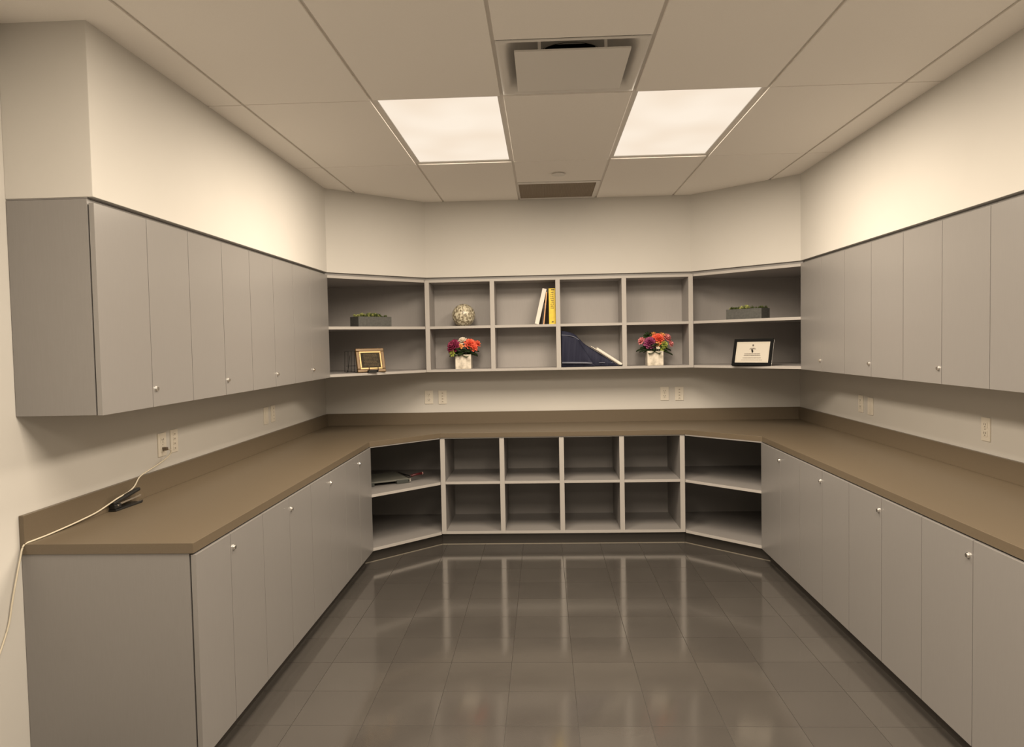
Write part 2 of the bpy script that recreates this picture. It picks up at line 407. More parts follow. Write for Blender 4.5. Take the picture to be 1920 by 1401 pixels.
# ------------------------------------------------------------------ open shelf units
def shelf_unit(kind):
    MB_ = MEL if kind == 'wall' else MEL_SHADED
    if kind == 'wall':
        xa, xb, yf, yb, z0, z1, zm, th = XUL, XUR, YU, YB-.001, 1.335, ZUT, (1.685, 1.706), .02
        t = thing('wall_shelf_unit', 'grey open wall shelf of eight cubbies on the back wall', 'shelf', ((xa+xb)/2, (yf+yb)/2, z0))
    else:
        xa, xb, yf, yb, z0, z1, zm, th = XBL, XBR, YBF, YB-.001, .09, ZCB, (.478, .498), .022
        t = thing('base_shelf_unit', 'grey open base shelf of eight empty cubbies under the countertop', 'shelf', ((xa+xb)/2, (yf+yb)/2, 0))
    pw = .018; bay = (xb-xa)/4; yk = yb-.012 if kind == 'wall' else 6.13
    bm = new_bm(); box(bm, xa-pw, xb+pw, yf, yb, z0, z0+th); edge_band(obj('bottom_panel', bm, MB_, t, .0008))
    tt = th if kind == 'wall' else .008
    bm = new_bm(); box(bm, xa-pw, xb+pw, yf, yb, z1-tt, z1); edge_band(obj('top_panel', bm, MB_, t, .0008))
    for i in range(5):
        x = xa+bay*i; bm = new_bm(); box(bm, x-pw, x+pw, yf-.0005, yk, z0+.001, z1-.001)
        edge_band(obj('side_panel' if i in (0, 4) else 'divider', bm, MB_, t, .0008))
    for i in range(4):
        bm = new_bm(); box(bm, xa+bay*i+pw, xa+bay*(i+1)-pw, yf+.001, yk, *zm); edge_band(obj('shelf', bm, MB_, t, .0008))
    bm = new_bm(); box(bm, xa, xb, yk, yk+.01, z0+th, z1-tt); obj('back_panel', bm, MB_, t)
    if kind == 'base':
        bm = new_bm(); box(bm, xa-.02, xb+.02, yf+.040, yf+.052, 0, z0); obj('toe_kick', bm, DARKLAM, t, label='dark recessed toe kick')
        bm = new_bm(); box(bm, xa-.018, xb+.018, yf+.036, yf+.040, 0, .004); obj('floor_seal', bm, SEAL, t, label='thin pale sealant line along the floor')
def corner_unit(kind, side):
    MB_ = MEL if kind == 'wall' else MEL_SHADED
    d = 1 if side == 'left' else -1
    xw = XL if d > 0 else XR; pw = .018
    if kind == 'wall':
        xf, y1, xe, yf = (XLU, YUL, XUL, YU) if d > 0 else (XRU, YUR, XUR, YU); z0, z1, zm, th = 1.335, ZUT, (1.685, 1.706), .02; yb = YB-.001; yk = yb-.012; dk = .012
        lab = 'grey corner wall shelf on the left holding the planter and gold plaque' if d > 0 else 'grey corner wall shelf on the right holding the planter and certificate'
        t = thing('corner_wall_shelf', lab, 'shelf', ((xw+xe)/2, (y1+YB)/2, z0))
    else:
        xf, y1, xe, yf = (XLB, YBL, XBL, YBF) if d > 0 else (XRB, YBR, XBR, YBF); z0, z1, zm, th = .09, ZCB, (.478, .498), .022; yb = YB-.001; yk = 6.13; dk = .012
        lab = 'grey corner base shelf on the left holding the paper trimmer' if d > 0 else 'grey empty corner base shelf on the right under the countertop'
        t = thing('corner_base_shelf', lab, 'shelf', ((xw+xe)/2, (y1+YB)/2, 0))
    x2 = xe-d*(pw+.0005)
    fy = lambda x: y1+(yf-y1)*(x-xf)/(xe-xf)
    o = .0
    poly = [(xf-d*.001, y1+.0005), (x2, fy(x2)), (x2, yb), (xw+d*.001, yb), (xw+d*.001, y1+.0005)]
    pin = [(xf-d*.001, y1+.0005), (x2, fy(x2)), (x2, yk), (xw+d*.012, yk), (xw+d*.012, y1+.0005)]
    bm = new_bm(); prism(bm, poly, z0, z0+th); edge_band(obj('bottom_panel', bm, MB_, t, .0008))
    tt = th if kind == 'wall' else .008
    bm = new_bm(); prism(bm, poly, z1-tt, z1); (edge_band if kind == 'wall' else (lambda o_: o_))(obj('top_panel', bm, MB_, t, .0008))
    bm = new_bm(); prism(bm, pin, *zm); edge_band(obj('shelf', bm, MB_, t, .0008))
    bm = new_bm(); q = sorted((xw+d*.001, x2)); box(bm, *q, yk, yk+.01, z0+th, z1-tt)
    q = sorted((xw+d*.001, xw+d*.011)); box(bm, *q, y1+.001, yk, z0+th, z1-tt); obj('back_panel', bm, MB_, t)
    if kind == 'base':
        # toe kick following the diagonal
        nx_, ny_ = (-(yf-y1), (xe-xf)); ln = math.hypot(nx_, ny_); nx_, ny_ = nx_/ln, ny_/ln
        if ny_ < 0: nx_, ny_ = -nx_, -ny_
        a = Vector((xf-d*.06, y1+.0)); 
        p0 = (xf-d*.066, y1-.024); p1 = (xe-d*.0, yf+.040)
        p0 = (xf-d*.0605, fy(xf-d*.06)+.052) if False else (xf-d*.062, y1+.008)
        bm = new_bm(); prism(bm, [p0, (xe-d*.021, yf+.041), (xe-d*.021, yf+.053), (p0[0]-d*.001, p0[1]+.014)], 0, z0)
        obj('toe_kick', bm, DARKLAM, t, label='dark recessed toe kick')
        a0, b0 = p0, (xe-d*.021, yf+.041); bm = new_bm(); prism(bm, [a0, b0, (b0[0], b0[1]-.005), (a0[0], a0[1]-.005)], 0, .004); obj('floor_seal', bm, SEAL, t, label='thin pale sealant line along the floor')
for kd in ('wall', 'base'):
    shelf_unit(kd); corner_unit(kd, 'left'); corner_unit(kd, 'right')

# ------------------------------------------------------------------ outlets
def outlet(kind, wall, u, z, label, wd=.07, ht=.115):
    # built facing -y, centred on the origin; then turned to its wall
    loc, rz = {'back': ((u, YB, z), 0), 'left': ((XL, u, z), math.pi/2), 'right': ((XR, u, z), -math.pi/2)}[wall]
    t = thing('power_outlet' if kind == 'duplex' else 'data_outlet', label, 'outlet', loc, rz, 'outlets on the walls above the countertop')
    bm = new_bm(); box(bm, -wd/2, wd/2, -.006, 0, -ht/2, ht/2); obj('cover_plate', bm, WHITE, t, .0015, local=True)
    if kind == 'duplex':
        for zc in (.021, -.021):
            bm = new_bm(); box(bm, -.017, .017, -.0085, -.006, zc-.0145, zc+.0145)
            r_ = obj('receptacle', bm, WHITE, t, .002, local=True)
            for sx in (-.007, .007):
                bm = new_bm(); box(bm, sx-.0016, sx+.0016, -.0092, -.0085, zc-.001, zc+.009); obj('slot', bm, SLOT, r_, local=True)
            bm = new_bm(); cyl(bm, (0, -.0085, zc-.008), (0, -.0092, zc-.008), .003, .003, 12); obj('slot', bm, SLOT, r_, local=True)
        bm = new_bm(); cyl(bm, (0, -.006, 0), (0, -.008, 0), .003, .003, 12); obj('screw', bm, CHROME, t, local=True)
    elif kind == 'data':
        for zc in (.036, .012, -.012, -.036):
            bm = new_bm(); box(bm, -.013, .013, -.0085, -.006, zc-.009, zc+.009)
            j_ = obj('port', bm, WHITE, t, .001, local=True)
            bm = new_bm(); box(bm, -.006, .006, -.0089, -.0085, zc-.005, zc+.003); obj('socket', bm, mat('port_hole', (.42, .37, .30), .7), j_, local=True)
    else:
        bm = new_bm(); box(bm, -.018, .018, -.009, -.006, -.045, .045); obj('insert', bm, WHITE, t, .001, local=True)
outlet('duplex', 'back', -.983, 1.110, 'white duplex outlet on back wall at left, the left plate of its pair')
outlet('data', 'back', -.866, 1.108, 'white data port plate on back wall at left, right plate of its pair')
outlet('duplex', 'back', 1.016, 1.108, 'white duplex outlet on back wall at right, left plate of its pair')
outlet('data', 'back', 1.139, 1.106, 'white data port plate on back wall at right, right plate of its pair')
outlet('duplex', 'left', 3.475, 1.097, 'white duplex outlet on left wall with the cable plugged in', .075)
outlet('data', 'left', 3.592, 1.100, 'white data port plate on left wall beside the plugged-in outlet')
outlet('blank', 'left', 4.820, 1.103, 'smooth white plate low on left wall, nearer of the far pair', .075)
outlet('data', 'left', 4.947, 1.106, 'white data port plate on left wall, farther of the far pair')
outlet('duplex', 'right', 5.007, 1.104, 'white outlet on right wall, farther plate of the pair')
outlet('blank', 'right', 4.862, 1.099, 'smooth white plate on right wall, nearer plate of the pair', .075)
outlet('duplex', 'right', 3.613, 1.097, 'single white duplex outlet alone on right wall nearest the camera')

# ------------------------------------------------------------------ power cord
CORD = mat('cord_vinyl', (.62, .56, .44), .45)
def smooth_pts(P, n=8):
    P = [Vector(p) for p in P]; out = []
    for i in range(len(P)-1):
        p0, p1, p2, p3 = P[max(i-1, 0)], P[i], P[i+1], P[min(i+2, len(P)-1)]
        for s in range(n):
            u = s/n; out.append(.5*((2*p1)+(-p0+p2)*u+(2*p0-5*p1+4*p2-p3)*u*u+(-p0+3*p1-3*p2+p3)*u**3))
    out.append(P[-1]); return out
cord = thing('power_cord', 'thin cream cable trailing over countertop from the left wall outlet', 'cable', (-1.86, 3.47, 1.07))
bm = new_bm()
tube(bm, smooth_pts([(-1.843, 3.476, 1.074), (-1.832, 3.482, 1.062), (-1.838, 3.455, 1.038), (-1.846, 3.385, 1.016), (-1.852, 3.30, .998), (-1.8535, 3.232, .982), (-1.8535, 3.186, .948), (-1.8515, 3.134, .933), (-1.838, 3.055, .9305), (-1.833, 3.012, .9275),
    (-1.853, 2.955, .904), (-1.852, 2.89, .895), (-1.852, 2.80, .889), (-1.852, 2.714, .885), (-1.853, 2.607, .8815), (-1.855, 2.536, .8808), (-1.860, 2.497, .878), (-1.863, 2.484, .862), (-1.864, 2.476, .836),
    (-1.865, 2.450, .759), (-1.867, 2.43, .69), (-1.869, 2.414, .625), (-1.871, 2.39, .573), (-1.872, 2.355, .52), (-1.873, 2.28, .43), (-1.873, 2.16, .32), (-1.873, 2.0, .2)]), .0032)
obj('wire', bm, CORD, cord, smooth=True)
bm = new_bm(); box(bm, XL+.0088, XL+.030, 3.466, 3.484, 1.068, 1.084); obj('plug', bm, mat('plug_brown', (.16, .12, .08), .5), cord, .003)

# ------------------------------------------------------------------ stapler
t = thing('stapler', 'black desk stapler lying on the countertop by left splashback', 'stapler', (-1.834, 3.092, ZCT), math.radians(86))
L_ = .20
bm = new_bm(); prism(bm, [(-L_/2, -.018), (L_/2-.02, -.018), (L_/2, -.009), (L_/2, .009), (L_/2-.02, .018), (-L_/2, .018)], 0, .009); obj('base', bm, BLACK, t, .002, local=True)
bm = new_bm(); box(bm, -L_/2, -L_/2+.045, -.014, .014, .009, .029); obj('rear_block', bm, BLACK, t, .004, local=True)
def tilt(bm, ang, piv):
    bmesh.ops.transform(bm, matrix=Matrix.Translation(piv) @ Matrix.Rotation(ang, 4, 'Y') @ Matrix.Translation(-Vector(piv)), verts=bm.verts)
bm = new_bm(); box(bm, -L_/2+.01, L_/2-.01, -.008, .008, .020, .028); tilt(bm, math.radians(-3), (-L_/2+.02, 0, .025)); obj('magazine', bm, CHROME, t, .001, local=True, label='bare steel staple magazine')
bm = new_bm(); box(bm, -L_/2, L_/2-.012, -.011, .011, .029, .044); tilt(bm, math.radians(-9), (-L_/2+.02, 0, .025)); obj('handle', bm, BLACK, t, .005, local=True)
bm = new_bm(); box(bm, L_/2-.04, L_/2-.012, -.009, .009, .009, .0105); obj('anvil', bm, CHROME, t, local=True)
bm = new_bm(); cyl(bm, (-L_/2+.02, -.016, .024), (-L_/2+.02, .016, .024), .004); obj('hinge_pin', bm, CHROME, t, local=True)

# ------------------------------------------------------------------ planters with succulents
CONC = mat('dark_concrete', (.085, .085, .08), .75); noise_color(CONC, (.07, .07, .066), (.10, .10, .094), (1, 1, 1), 60)
def leafmat(n, c1, c2): return noise_color(mat(n, c1, .55), c1, c2, (1, 1, 1), 45, 2)
SUC = [leafmat('succulent_dark', (.05, .075, .02), (.16, .20, .06)), leafmat('succulent_light', (.34, .38, .11), (.6, .6, .25))]
def rosette(bm, c, r, h, petals=8, layers=3):
    for l in range(layers):
        rr = r*(1-l*.28); zz = c[2]+h*l/layers
        for p in range(petals):
            a = 2*math.pi*(p+.5*l)/petals; ca, sa = math.cos(a), math.sin(a); w_ = rr*.36
            tip = Vector((c[0]+ca*rr, c[1]+sa*rr, zz+h*.45)); base = Vector((c[0], c[1], zz))
            mid = Vector((c[0]+ca*rr*.6, c[1]+sa*rr*.6, zz+h*.12)); sd = Vector((-sa, ca, 0))*w_
            v = [bm.verts.new(q) for q in (base, mid-sd, tip, mid+sd, mid+Vector((0, 0, h*.22)))]
            for f in ((0, 1, 4), (1, 2, 4), (2, 3, 4), (3, 0, 4), (0, 3, 2, 1)): bm.faces.new([v[i] for i in f])
def planter(loc, rz, label, seed):
    rnd = random.Random(seed)
    t = thing('planter', label, 'planter', loc, rz)
    W_, D_, H_ = .295, .125, .078; th = .008
    bm = new_bm(); box(bm, -W_/2, W_/2, 0, D_, 0, .01)
    box(bm, -W_/2, W_/2, 0, th, .01, H_); box(bm, -W_/2, W_/2, D_-th, D_, .01, H_); box(bm, -W_/2, -W_/2+th, th, D_-th, .01, H_); box(bm, W_/2-th, W_/2, th, D_-th, .01, H_)
    obj('trough', bm, CONC, t, .001, local=True)
    bm = new_bm(); box(bm, -W_/2+th, W_/2-th, th, D_-th, .01, H_-.01); obj('soil', bm, mat('moss_soil', (.03, .03, .015), .95), t, local=True)
    for q in range(2):
        bm = new_bm()
        for i in range(46 if q == 0 else 18):
            x = rnd.uniform(-W_/2+.012, W_/2-.012) if q == 0 else rnd.gauss(-.02, .07); x = max(-W_/2+.015, min(W_/2-.015, x))
            hgt = .018+.016*(1-abs(x)/(W_/2))*rnd.random()
            rosette(bm, (x, rnd.uniform(.015, D_-.015), H_-.012+rnd.uniform(0, .012)+(.004*q)), rnd.uniform(.011, .02), hgt, rnd.randint(6, 9), 3)
        o = obj('succulents', bm, SUC[q], t, local=True, label=('dark green' if q == 0 else 'pale yellow green')+' succulent rosettes'); o['kind'] = 'stuff'
planter((-1.290, 5.585, 1.706), math.radians(45), 'dark trough planter of succulents on left corner shelf, above the gold plaque', 3)
planter((1.520, 5.605, 1.706), math.radians(-45), 'dark trough planter of succulents on right corner shelf, above the certificate', 9)

# ------------------------------------------------------------------ gold framed plaque on an easel
GOLD = mat('gold_frame', (.12, .070, .026), .4, .3); GOLDL = mat('gold_inner', (.50, .33, .14), .35, .3)
t = thing('framed_plaque', 'small gold-framed plaque with dark centre on a black easel', 'plaque', (-1.315, 5.53, 1.3555), math.radians(30))
def lean(o, a): o.rotation_euler = (-a, 0, 0); return o
LA = math.radians(18)
W_, H_ = .222, .192
def frame_bm(w, h, b, y0, y1):
    bm = new_bm()
    box(bm, -w/2, w/2, y0, y1, 0, b); box(bm, -w/2, w/2, y0, y1, h-b, h)
    box(bm, -w/2, -w/2+b, y0, y1, b, h-b); box(bm, w/2-b, w/2, y0, y1, b, h-b); return bm
fr = lean(obj('frame', frame_bm(W_, H_, .026, -.012, .012), GOLD, t, .004, local=True), LA)
bm = frame_bm(W_-.05, H_-.05, .012, -.010, -.002); bmesh.ops.translate(bm, vec=(0, 0, .025), verts=bm.verts)
obj('inner_bevel', bm, GOLDL, fr, .002, local=True, label='bright gold inner bevel')
bm = new_bm(); box(bm, -W_/2+.035, W_/2-.035, -.004, .004, .035, H_-.035)
PL = noise_color(mat('plaque_plate', (.03, .025, .018), .7, spec=.15), (.02, .018, .014), (.06, .048, .03), (1, 1, 1), 40)
pl = obj('plate', bm, PL, fr, local=True, label='dark brown engraved plate')
bm = new_bm(); rnd = random.Random(4)
for row in range(9):
    z = .05+row*.0115; x = -.055+rnd.random()*.015
    while x < .05:
        l_ = rnd.uniform(.006, .018); box(bm, x, x+l_, -.0046, -.0038, z, z+.0042); x += l_+.003
obj('engraving', bm, mat('engraving', (.11, .08, .045), .6, spec=.2), fr, local=True, label='rows of fine gold engraving')
bm = new_bm()
for sx in (-.035, .035):
    tube(bm, [(sx, -.05, .012), (sx, -.028, .006), (sx, .0, .004), (sx, .07, .003)], .0035); tube(bm, [(sx, -.05, .012), (sx, -.05, .04)], .0035)
    tube(bm, [(sx*.6, .02, .004), (sx*.25, .06, .13)], .0035)
box(bm, -.04, .04, -.035, -.02, 0, .02)
obj('easel', bm, BLACK, t, local=True, label='black plastic easel')

# empty black wire easel beside it
t = thing('wire_stand', 'empty black wire display stand left of the gold plaque', 'display stand', (-1.50, 5.62, 1.355), math.radians(35))
bm = new_bm(); H_ = .165
for sx in (-.04, .04):
    tube(bm, [(sx, -.03, .02), (sx, -.03, .003), (sx, .03, .003), (sx, .015, H_)], .0022)
tube(bm, [(-.04, .015, H_), (.04, .015, H_)], .0022); tube(bm, [(-.04, .0, .05), (.04, 0, .05)], .0022); tube(bm, [(-.04, .03, .003), (.04, .03, .003)], .0022)
obj('wire_frame', bm, BLACK, t, local=True)
bm = new_bm()
for sx in (-.013, .013): tube(bm, [(sx, .03, .003), (sx, .016, H_)], .002)
tube(bm, [(0, .016, H_*.8), (0, .07, .003)], .002)
obj('back_leg', bm, BLACK, t, local=True)

# ------------------------------------------------------------------ certificate in black frame
t = thing('framed_certificate', 'cream certificate in black frame leaning on right corner shelf', 'certificate', (1.545, 5.50, 1.3555), math.radians(-38))
FRB = mat('black_frame', (.008, .008, .008), .6, spec=.05)
W_, H_ = .30, .208; LA = math.radians(18)
fr = lean(obj('frame', frame_bm(W_, H_, .022, -.010, .012), FRB, t, .002, local=True), LA)
PAPER = mat('certificate_paper', (.54, .50, .43), .6); INK = mat('ink', (.12, .10, .08), .7)
bm = new_bm(); box(bm, -W_/2+.02, W_/2-.02, -.004, .004, .02, H_-.02); obj('paper', bm, PAPER, fr, local=True)
bm = new_bm(); rnd = random.Random(5)
def line_of_text(z, wd, h):
    x = -wd/2
    while x < wd/2:
        l_ = rnd.uniform(.003, .011); box(bm, x, min(x+l_, wd/2), -.0046, -.0038, z, z+h); x += l_+.002
line_of_text(.088, .12, .005); line_of_text(.076, .125, .005); line_of_text(.058, .14, .004); line_of_text(.042, .16, .003)
line_of_text(.126, .05, .006); line_of_text(.133, .035, .004); box(bm, -.006, .006, -.0046, -.0038, .15, .165); box(bm, -.004, .004, -.0046, -.0038, .108, .113)
obj('text', bm, INK, fr, local=True, label='rows of small dark text')
bm = new_bm()
for a in ((-W_/2+.030, W_/2-.030, H_-.032, H_-.031), (-W_/2+.030, W_/2-.030, .031, .032), (-W_/2+.030, -W_/2+.031, .032, H_-.032), (W_/2-.031, W_/2-.030, .032, H_-.032)):
    box(bm, a[0], a[1], -.0046, -.0038, a[2], a[3])
obj('border', bm, mat('border_gold', (.5, .42, .28), .6), fr, local=True, label='thin printed border')
bm = new_bm(); box(bm, W_/2-.001, W_/2+.003, .002, .006, .004, H_-.004)
obj('glass_edge', bm, CHROME, fr, local=True, label='bright glass edge')
bm = new_bm(); tube(bm, [(0, .02, .12), (0, .085, .003)], .006); obj('stand_leg', bm, BLACK, t, local=True)

# ------------------------------------------------------------------ mosaic sphere
SPH = mat('mosaic', (.5, .45, .35), .28, spec=.7)
N, L, b = nodes(SPH); tc = N.new('ShaderNodeTexCoord'); vo = N.new('ShaderNodeTexVoronoi'); vo.inputs['Scale'].default_value = 105
mp = N.new('ShaderNodeMapping'); mp.inputs['Scale'].default_value = (1, 1, .6); L.new(tc.outputs['Object'], mp.inputs[0]); L.new(mp.outputs[0], vo.inputs['Vector'])
ra = N.new('ShaderNodeValToRGB'); sx = N.new('ShaderNodeSeparateColor'); L.new(vo.outputs['Color'], sx.inputs[0]); L.new(sx.outputs[0], ra.inputs[0])
ra.color_ramp.elements[0].position = .2; ra.color_ramp.elements[0].color = (.20, .165, .105, 1); ra.color_ramp.elements[1].position = .8; ra.color_ramp.elements[1].color = (.72, .66, .50, 1)
L.new(ra.outputs[0], b.inputs['Base Color'])
bu = N.new('ShaderNodeBump'); bu.inputs['Strength'].default_value = .5; bu.inputs['Distance'].default_value = .002; L.new(vo.outputs['Distance'], bu.inputs['Height']); L.new(bu.outputs[0], b.inputs['Normal'])
bm = new_bm(); bmesh.ops.create_uvsphere(bm, u_segments=64, v_segments=40, radius=.0955)
for v in bm.verts:
    if v.co.z < -.088: v.co.z = -.088
o = obj('decorative_sphere', bm, SPH, None, smooth=True); o.location = (-.652, 6.015, 1.7945)
tag(o, 'mottled silver mosaic ball on the upper shelf above the flowers', 'decorative ball')

# ------------------------------------------------------------------ flower arrangements
MARB = noise_color(mat('marble_vase', (.7, .62, .5), .35), (.46, .41, .33), (.80, .73, .62), (1, 1, 1), 24, 6, .35, .6)
FM = {}
def fm(name, c1, c2, r=.6):
    if name not in FM: FM[name] = noise_color(mat('petal_'+name, c1, r), c1, c2, (1, 1, 1), 60, 2)
    return FM[name]
fm('burgundy', (.16, .012, .04), (.42, .05, .14)); fm('coral', (.75, .07, .035), (.92, .22, .12)); fm('cream', (.86, .74, .58), (.93, .86, .74))
fm('purple', (.14, .012, .06), (.33, .05, .16)); fm('orange', (.80, .30, .08), (.88, .48, .18)); fm('pink', (.62, .14, .17), (.85, .36, .34))
fm('leaf', (.012, .030, .008), (.045, .085, .02)); fm('lime', (.22, .28, .04), (.45, .5, .10))
def flower(bm, c, r, nrm, layers=4, petals=7, seed=0):
    rnd = random.Random(seed); q = Vector(nrm).normalized().to_track_quat('Z', 'Y'); c = Vector(c)
    for l in range(layers):
        f = 1-l/layers; elev = math.radians(12+64*l/max(1, layers-1)); rr = r*(.45+.55*f)
        for p in range(petals):
            a = 2*math.pi*(p+.5*(l % 2))/petals+rnd.uniform(-.15, .15); w_ = rr*.52*(.6+.4*f)
            out_ = Vector((math.cos(a)*math.cos(elev), math.sin(a)*math.cos(elev), math.sin(elev))); side = Vector((-math.sin(a), math.cos(a), 0))
            nn = out_.cross(side)
            grid = []
            for u in (0, .35, .7, 1):
                row = []
                for s in (-1, 0, 1):
                    wd = w_*(.25, .8, 1, .62)[(0, .35, .7, 1).index(u)]
                    pnt = out_*rr*u*(.94 if s else 1)+side*wd*s*.6+nn*(-.12*rr*(1-abs(s)))*math.sin(u*2.5)+Vector((0, 0, .10*r*l))
                    row.append(bm.verts.new(c+q@pnt))
                grid.append(row)
            for A, B in zip(grid, grid[1:]):
                for i in range(2): bm.faces.new((A[i], A[i+1], B[i+1], B[i]))
def leaf(bm, c, d, ln, wd, droop=.3):
    c = Vector(c); d = Vector(d).normalized(); s = d.cross(Vector((0, 0, 1)))
    s = s.normalized() if s.length > .01 else Vector((1, 0, 0)); rows = []
    for u, ww in ((0, .1), (.25, .8), (.55, 1), (.8, .65), (1, .05)):
        p = c+d*ln*u-Vector((0, 0, droop*ln*u*u)); rows.append([bm.verts.new(p-s*wd*ww/2), bm.verts.new(p-Vector((0, 0, wd*.15))), bm.verts.new(p+s*wd*ww/2)])
    for A, B in zip(rows, rows[1:]):
        for i in range(2): bm.faces.new((A[i], A[i+1], B[i+1], B[i]))
def solid(o, t=.0008):
    md = o.modifiers.new('thick', 'SOLIDIFY'); md.thickness = t; md.offset = 0; return o
def arrangement(x, label, blooms, leaves, seed):
    rnd = random.Random(seed)
    t = thing('flower_arrangement', label, 'flowers', (x, 5.995, 1.3555), 0, 'flower arrangements in marble cube vases')
    bm = new_bm(); h = .118; w_ = .064; th = .006
    box(bm, -w_, w_, -w_, w_, 0, .008); box(bm, -w_, w_, -w_, -w_+th, .008, h); box(bm, -w_, w_, w_-th, w_, .008, h); box(bm, -w_, -w_+th, -w_+th, w_-th, .008, h); box(bm, w_-th, w_, -w_+th, w_-th, .008, h)
    obj('vase', bm, MARB, t, .001, local=True)
    bm = new_bm(); box(bm, -w_+th, w_-th, -w_+th, w_-th, .008, h-.012); obj('foam', bm, fm('leaf', 0, 0), t, local=True)
    bm = new_bm()
    for (a, zz, ln, wd, up) in leaves:
        an = math.radians(a); leaf(bm, (math.cos(an)*.03, math.sin(an)*.03, zz), (math.cos(an), math.sin(an), up), ln*.9, wd*1.3, .25)
    for i in range(72):
        an = rnd.uniform(0, 2*math.pi); rs = rnd.uniform(.03, .06); leaf(bm, (math.cos(an)*rs, math.sin(an)*rs, rnd.uniform(.122, .175)), (math.cos(an), math.sin(an), rnd.uniform(-.1, .7)), rnd.uniform(.04, .062), rnd.uniform(.034, .05), .3)
    solid(obj('leaves', bm, fm('leaf', 0, 0), t, smooth=True, local=True, label='dark green leaves'))
    for n_, (nm, c, r_, lay, pet) in enumerate(blooms):
        bm = new_bm(); flower(bm, c, r_*1.14, (c[0]*1.2, c[1]*1.6-.09, (c[2]-.13)*1.2+.02), lay, pet, n_+seed*10)
        solid(obj('bloom', bm, fm(nm, 0, 0), t, smooth=True, local=True, label={'leaf': 'dark green', 'lime': 'lime green'}.get(nm, nm)+' bloom'))
arrangement(-.655, 'burgundy, cream and coral flowers in a marble cube, left arrangement under the ball',
    [('burgundy', (-.075, -.02, .178), .058, 5, 9), ('cream', (-.005, .0, .222), .040, 4, 8), ('coral', (.052, -.01, .193), .052, 5, 9),
     ('coral', (.112, .0, .203), .030, 3, 6), ('orange', (-.02, -.03, .185), .026, 3, 6), ('coral', (.082, -.03, .172), .036, 4, 7), ('burgundy', (-.075, .02, .215), .034, 3, 7), ('lime', (-.088, -.05, .128), .028, 2, 6)],
    [(180, .13, .10, .05, 0), (200, .14, .09, .05, .1), (0, .15, .11, .055, .2), (-15, .14, .10, .05, .0), (-70, .125, .07, .05, -.2), (20, .12, .1, .05, .1), (-110, .13, .07, .045, -.1)], 1)
arrangement(.905, 'multicoloured flower arrangement in a marble cube, right one nearer the certificate',
    [('purple', (-.038, -.04, .180), .050, 5, 9), ('coral', (.026, -.03, .208), .050, 5, 9), ('orange', (.062, .0, .236), .032, 3, 7), ('pink', (.098, .0, .218), .040, 4, 8),
     ('pink', (.128, -.01, .172), .030, 3, 6), ('pink', (-.098, -.0, .198), .034, 3, 7), ('orange', (-.005, .0, .248), .026, 3, 6), ('lime', (.074, -.05, .166), .030, 3, 7), ('orange', (.02, -.065, .172), .020, 3, 6),
     ('cream', (.020, -.068, .140), .016, 3, 5), ('lime', (.055, -.045, .138), .026, 2, 6), ('leaf', (-.05, .0, .240), .036, 3, 6)],
    [(180, .15, .13, .055, 0), (195, .13, .11, .05, .1), (-10, .13, .13, .06, -.1), (5, .15, .12, .05, .0), (-70, .125, .07, .05, -.2), (-120, .12, .08, .05, -.1)], 2)

# ------------------------------------------------------------------ books
ZS = 1.7062
YEL = noise_color(mat('yellow_cover', (.82, .60, .04), .4), (.72, .52, .05), (.88, .66, .05), (1, 1, 1), 30)
PAGES = mat('book_pages', (.78, .72, .62), .8)
t = thing('book', 'thick yellow paperback standing upright against the shelf divider', 'book', (.079, 5.93, ZS), group='books on the upper shelf')
bm = new_bm(); box(bm, -.0265, .0265, 0, .0015, 0, .289); box(bm, -.0265, -.025, .0015, .2, 0, .289); box(bm, .025, .0265, .0015, .2, 0, .289); obj('cover', bm, YEL, t, local=True)
bm = new_bm(); box(bm, -.025, .025, .0015, .195, .003, .286); obj('pages', bm, PAGES, t, local=True)
bm = new_bm(); rnd = random.Random(12)
INKB = mat('dark_ink', (.05, .04, .02), .6)
box(bm, -.008, .02, -.0006, 0, .274, .281); obj('spine_band', bm, INKB, t, local=True, label='dark band at the top of the spine')
bm = new_bm(); z = .262
for i in range(9):     # worn capitals stacked down the spine, each joined by its stem
    hgt = .0125; box(bm, -.011, .011, -.0006, 0, z-hgt*.5-.0012, z-hgt*.5+.0012)
    for sx in rnd.sample((-.011, -.004, .003, .0085), rnd.choice((2, 3))): box(bm, sx, sx+.0028, -.00065, 0, z-hgt*rnd.uniform(.75, 1), z-hgt*rnd.uniform(0, .25))
    z -= .0158
obj('spine_lettering', bm, INKB, t, local=True, label='dark worn spine lettering')['kind'] = 'stuff'
bm = new_bm(); box(bm, -.006, .008, -.0006, 0, .014, .020); box(bm, -.002, .011, -.00065, 0, .018, .023); obj('spine_mark', bm, INKB, t, local=True, label='small dark mark at the foot of the spine')
def slab_book(name, x, th, h, ang, dpt, cmat, label, y=5.925):
    t = thing(name, label, 'book', (x, y, ZS), 0, 'books on the upper shelf')
    def rot(bm): bmesh.ops.transform(bm, matrix=Matrix.Rotation(ang, 4, 'Y'), verts=bm.verts); return bm
    bm = new_bm(); box(bm, -th, 0, 0, .0015, 0, h); box(bm, -th, -th+.0015, .0015, dpt, 0, h); box(bm, -.0015, 0, .0015, dpt, 0, h); obj('cover', rot(bm), cmat, t, local=True)
    bm = new_bm(); box(bm, -th+.0015, -.0015, .0015, dpt-.004, .003, h-.003); obj('pages', rot(bm), PAGES, t, local=True)
a = math.atan2(.068, .285)
slab_book('book', -.032, .033, .292, a, .2, mat('white_cover', (.80, .75, .68), .5), 'thick white book leaning at left of the upper shelf books')
slab_book('book', .0030, .012, .172, math.atan2(.028, .26), .2, mat('black_cover', (.012, .01, .01), .4), 'black book leaning between the white book and the orange one')
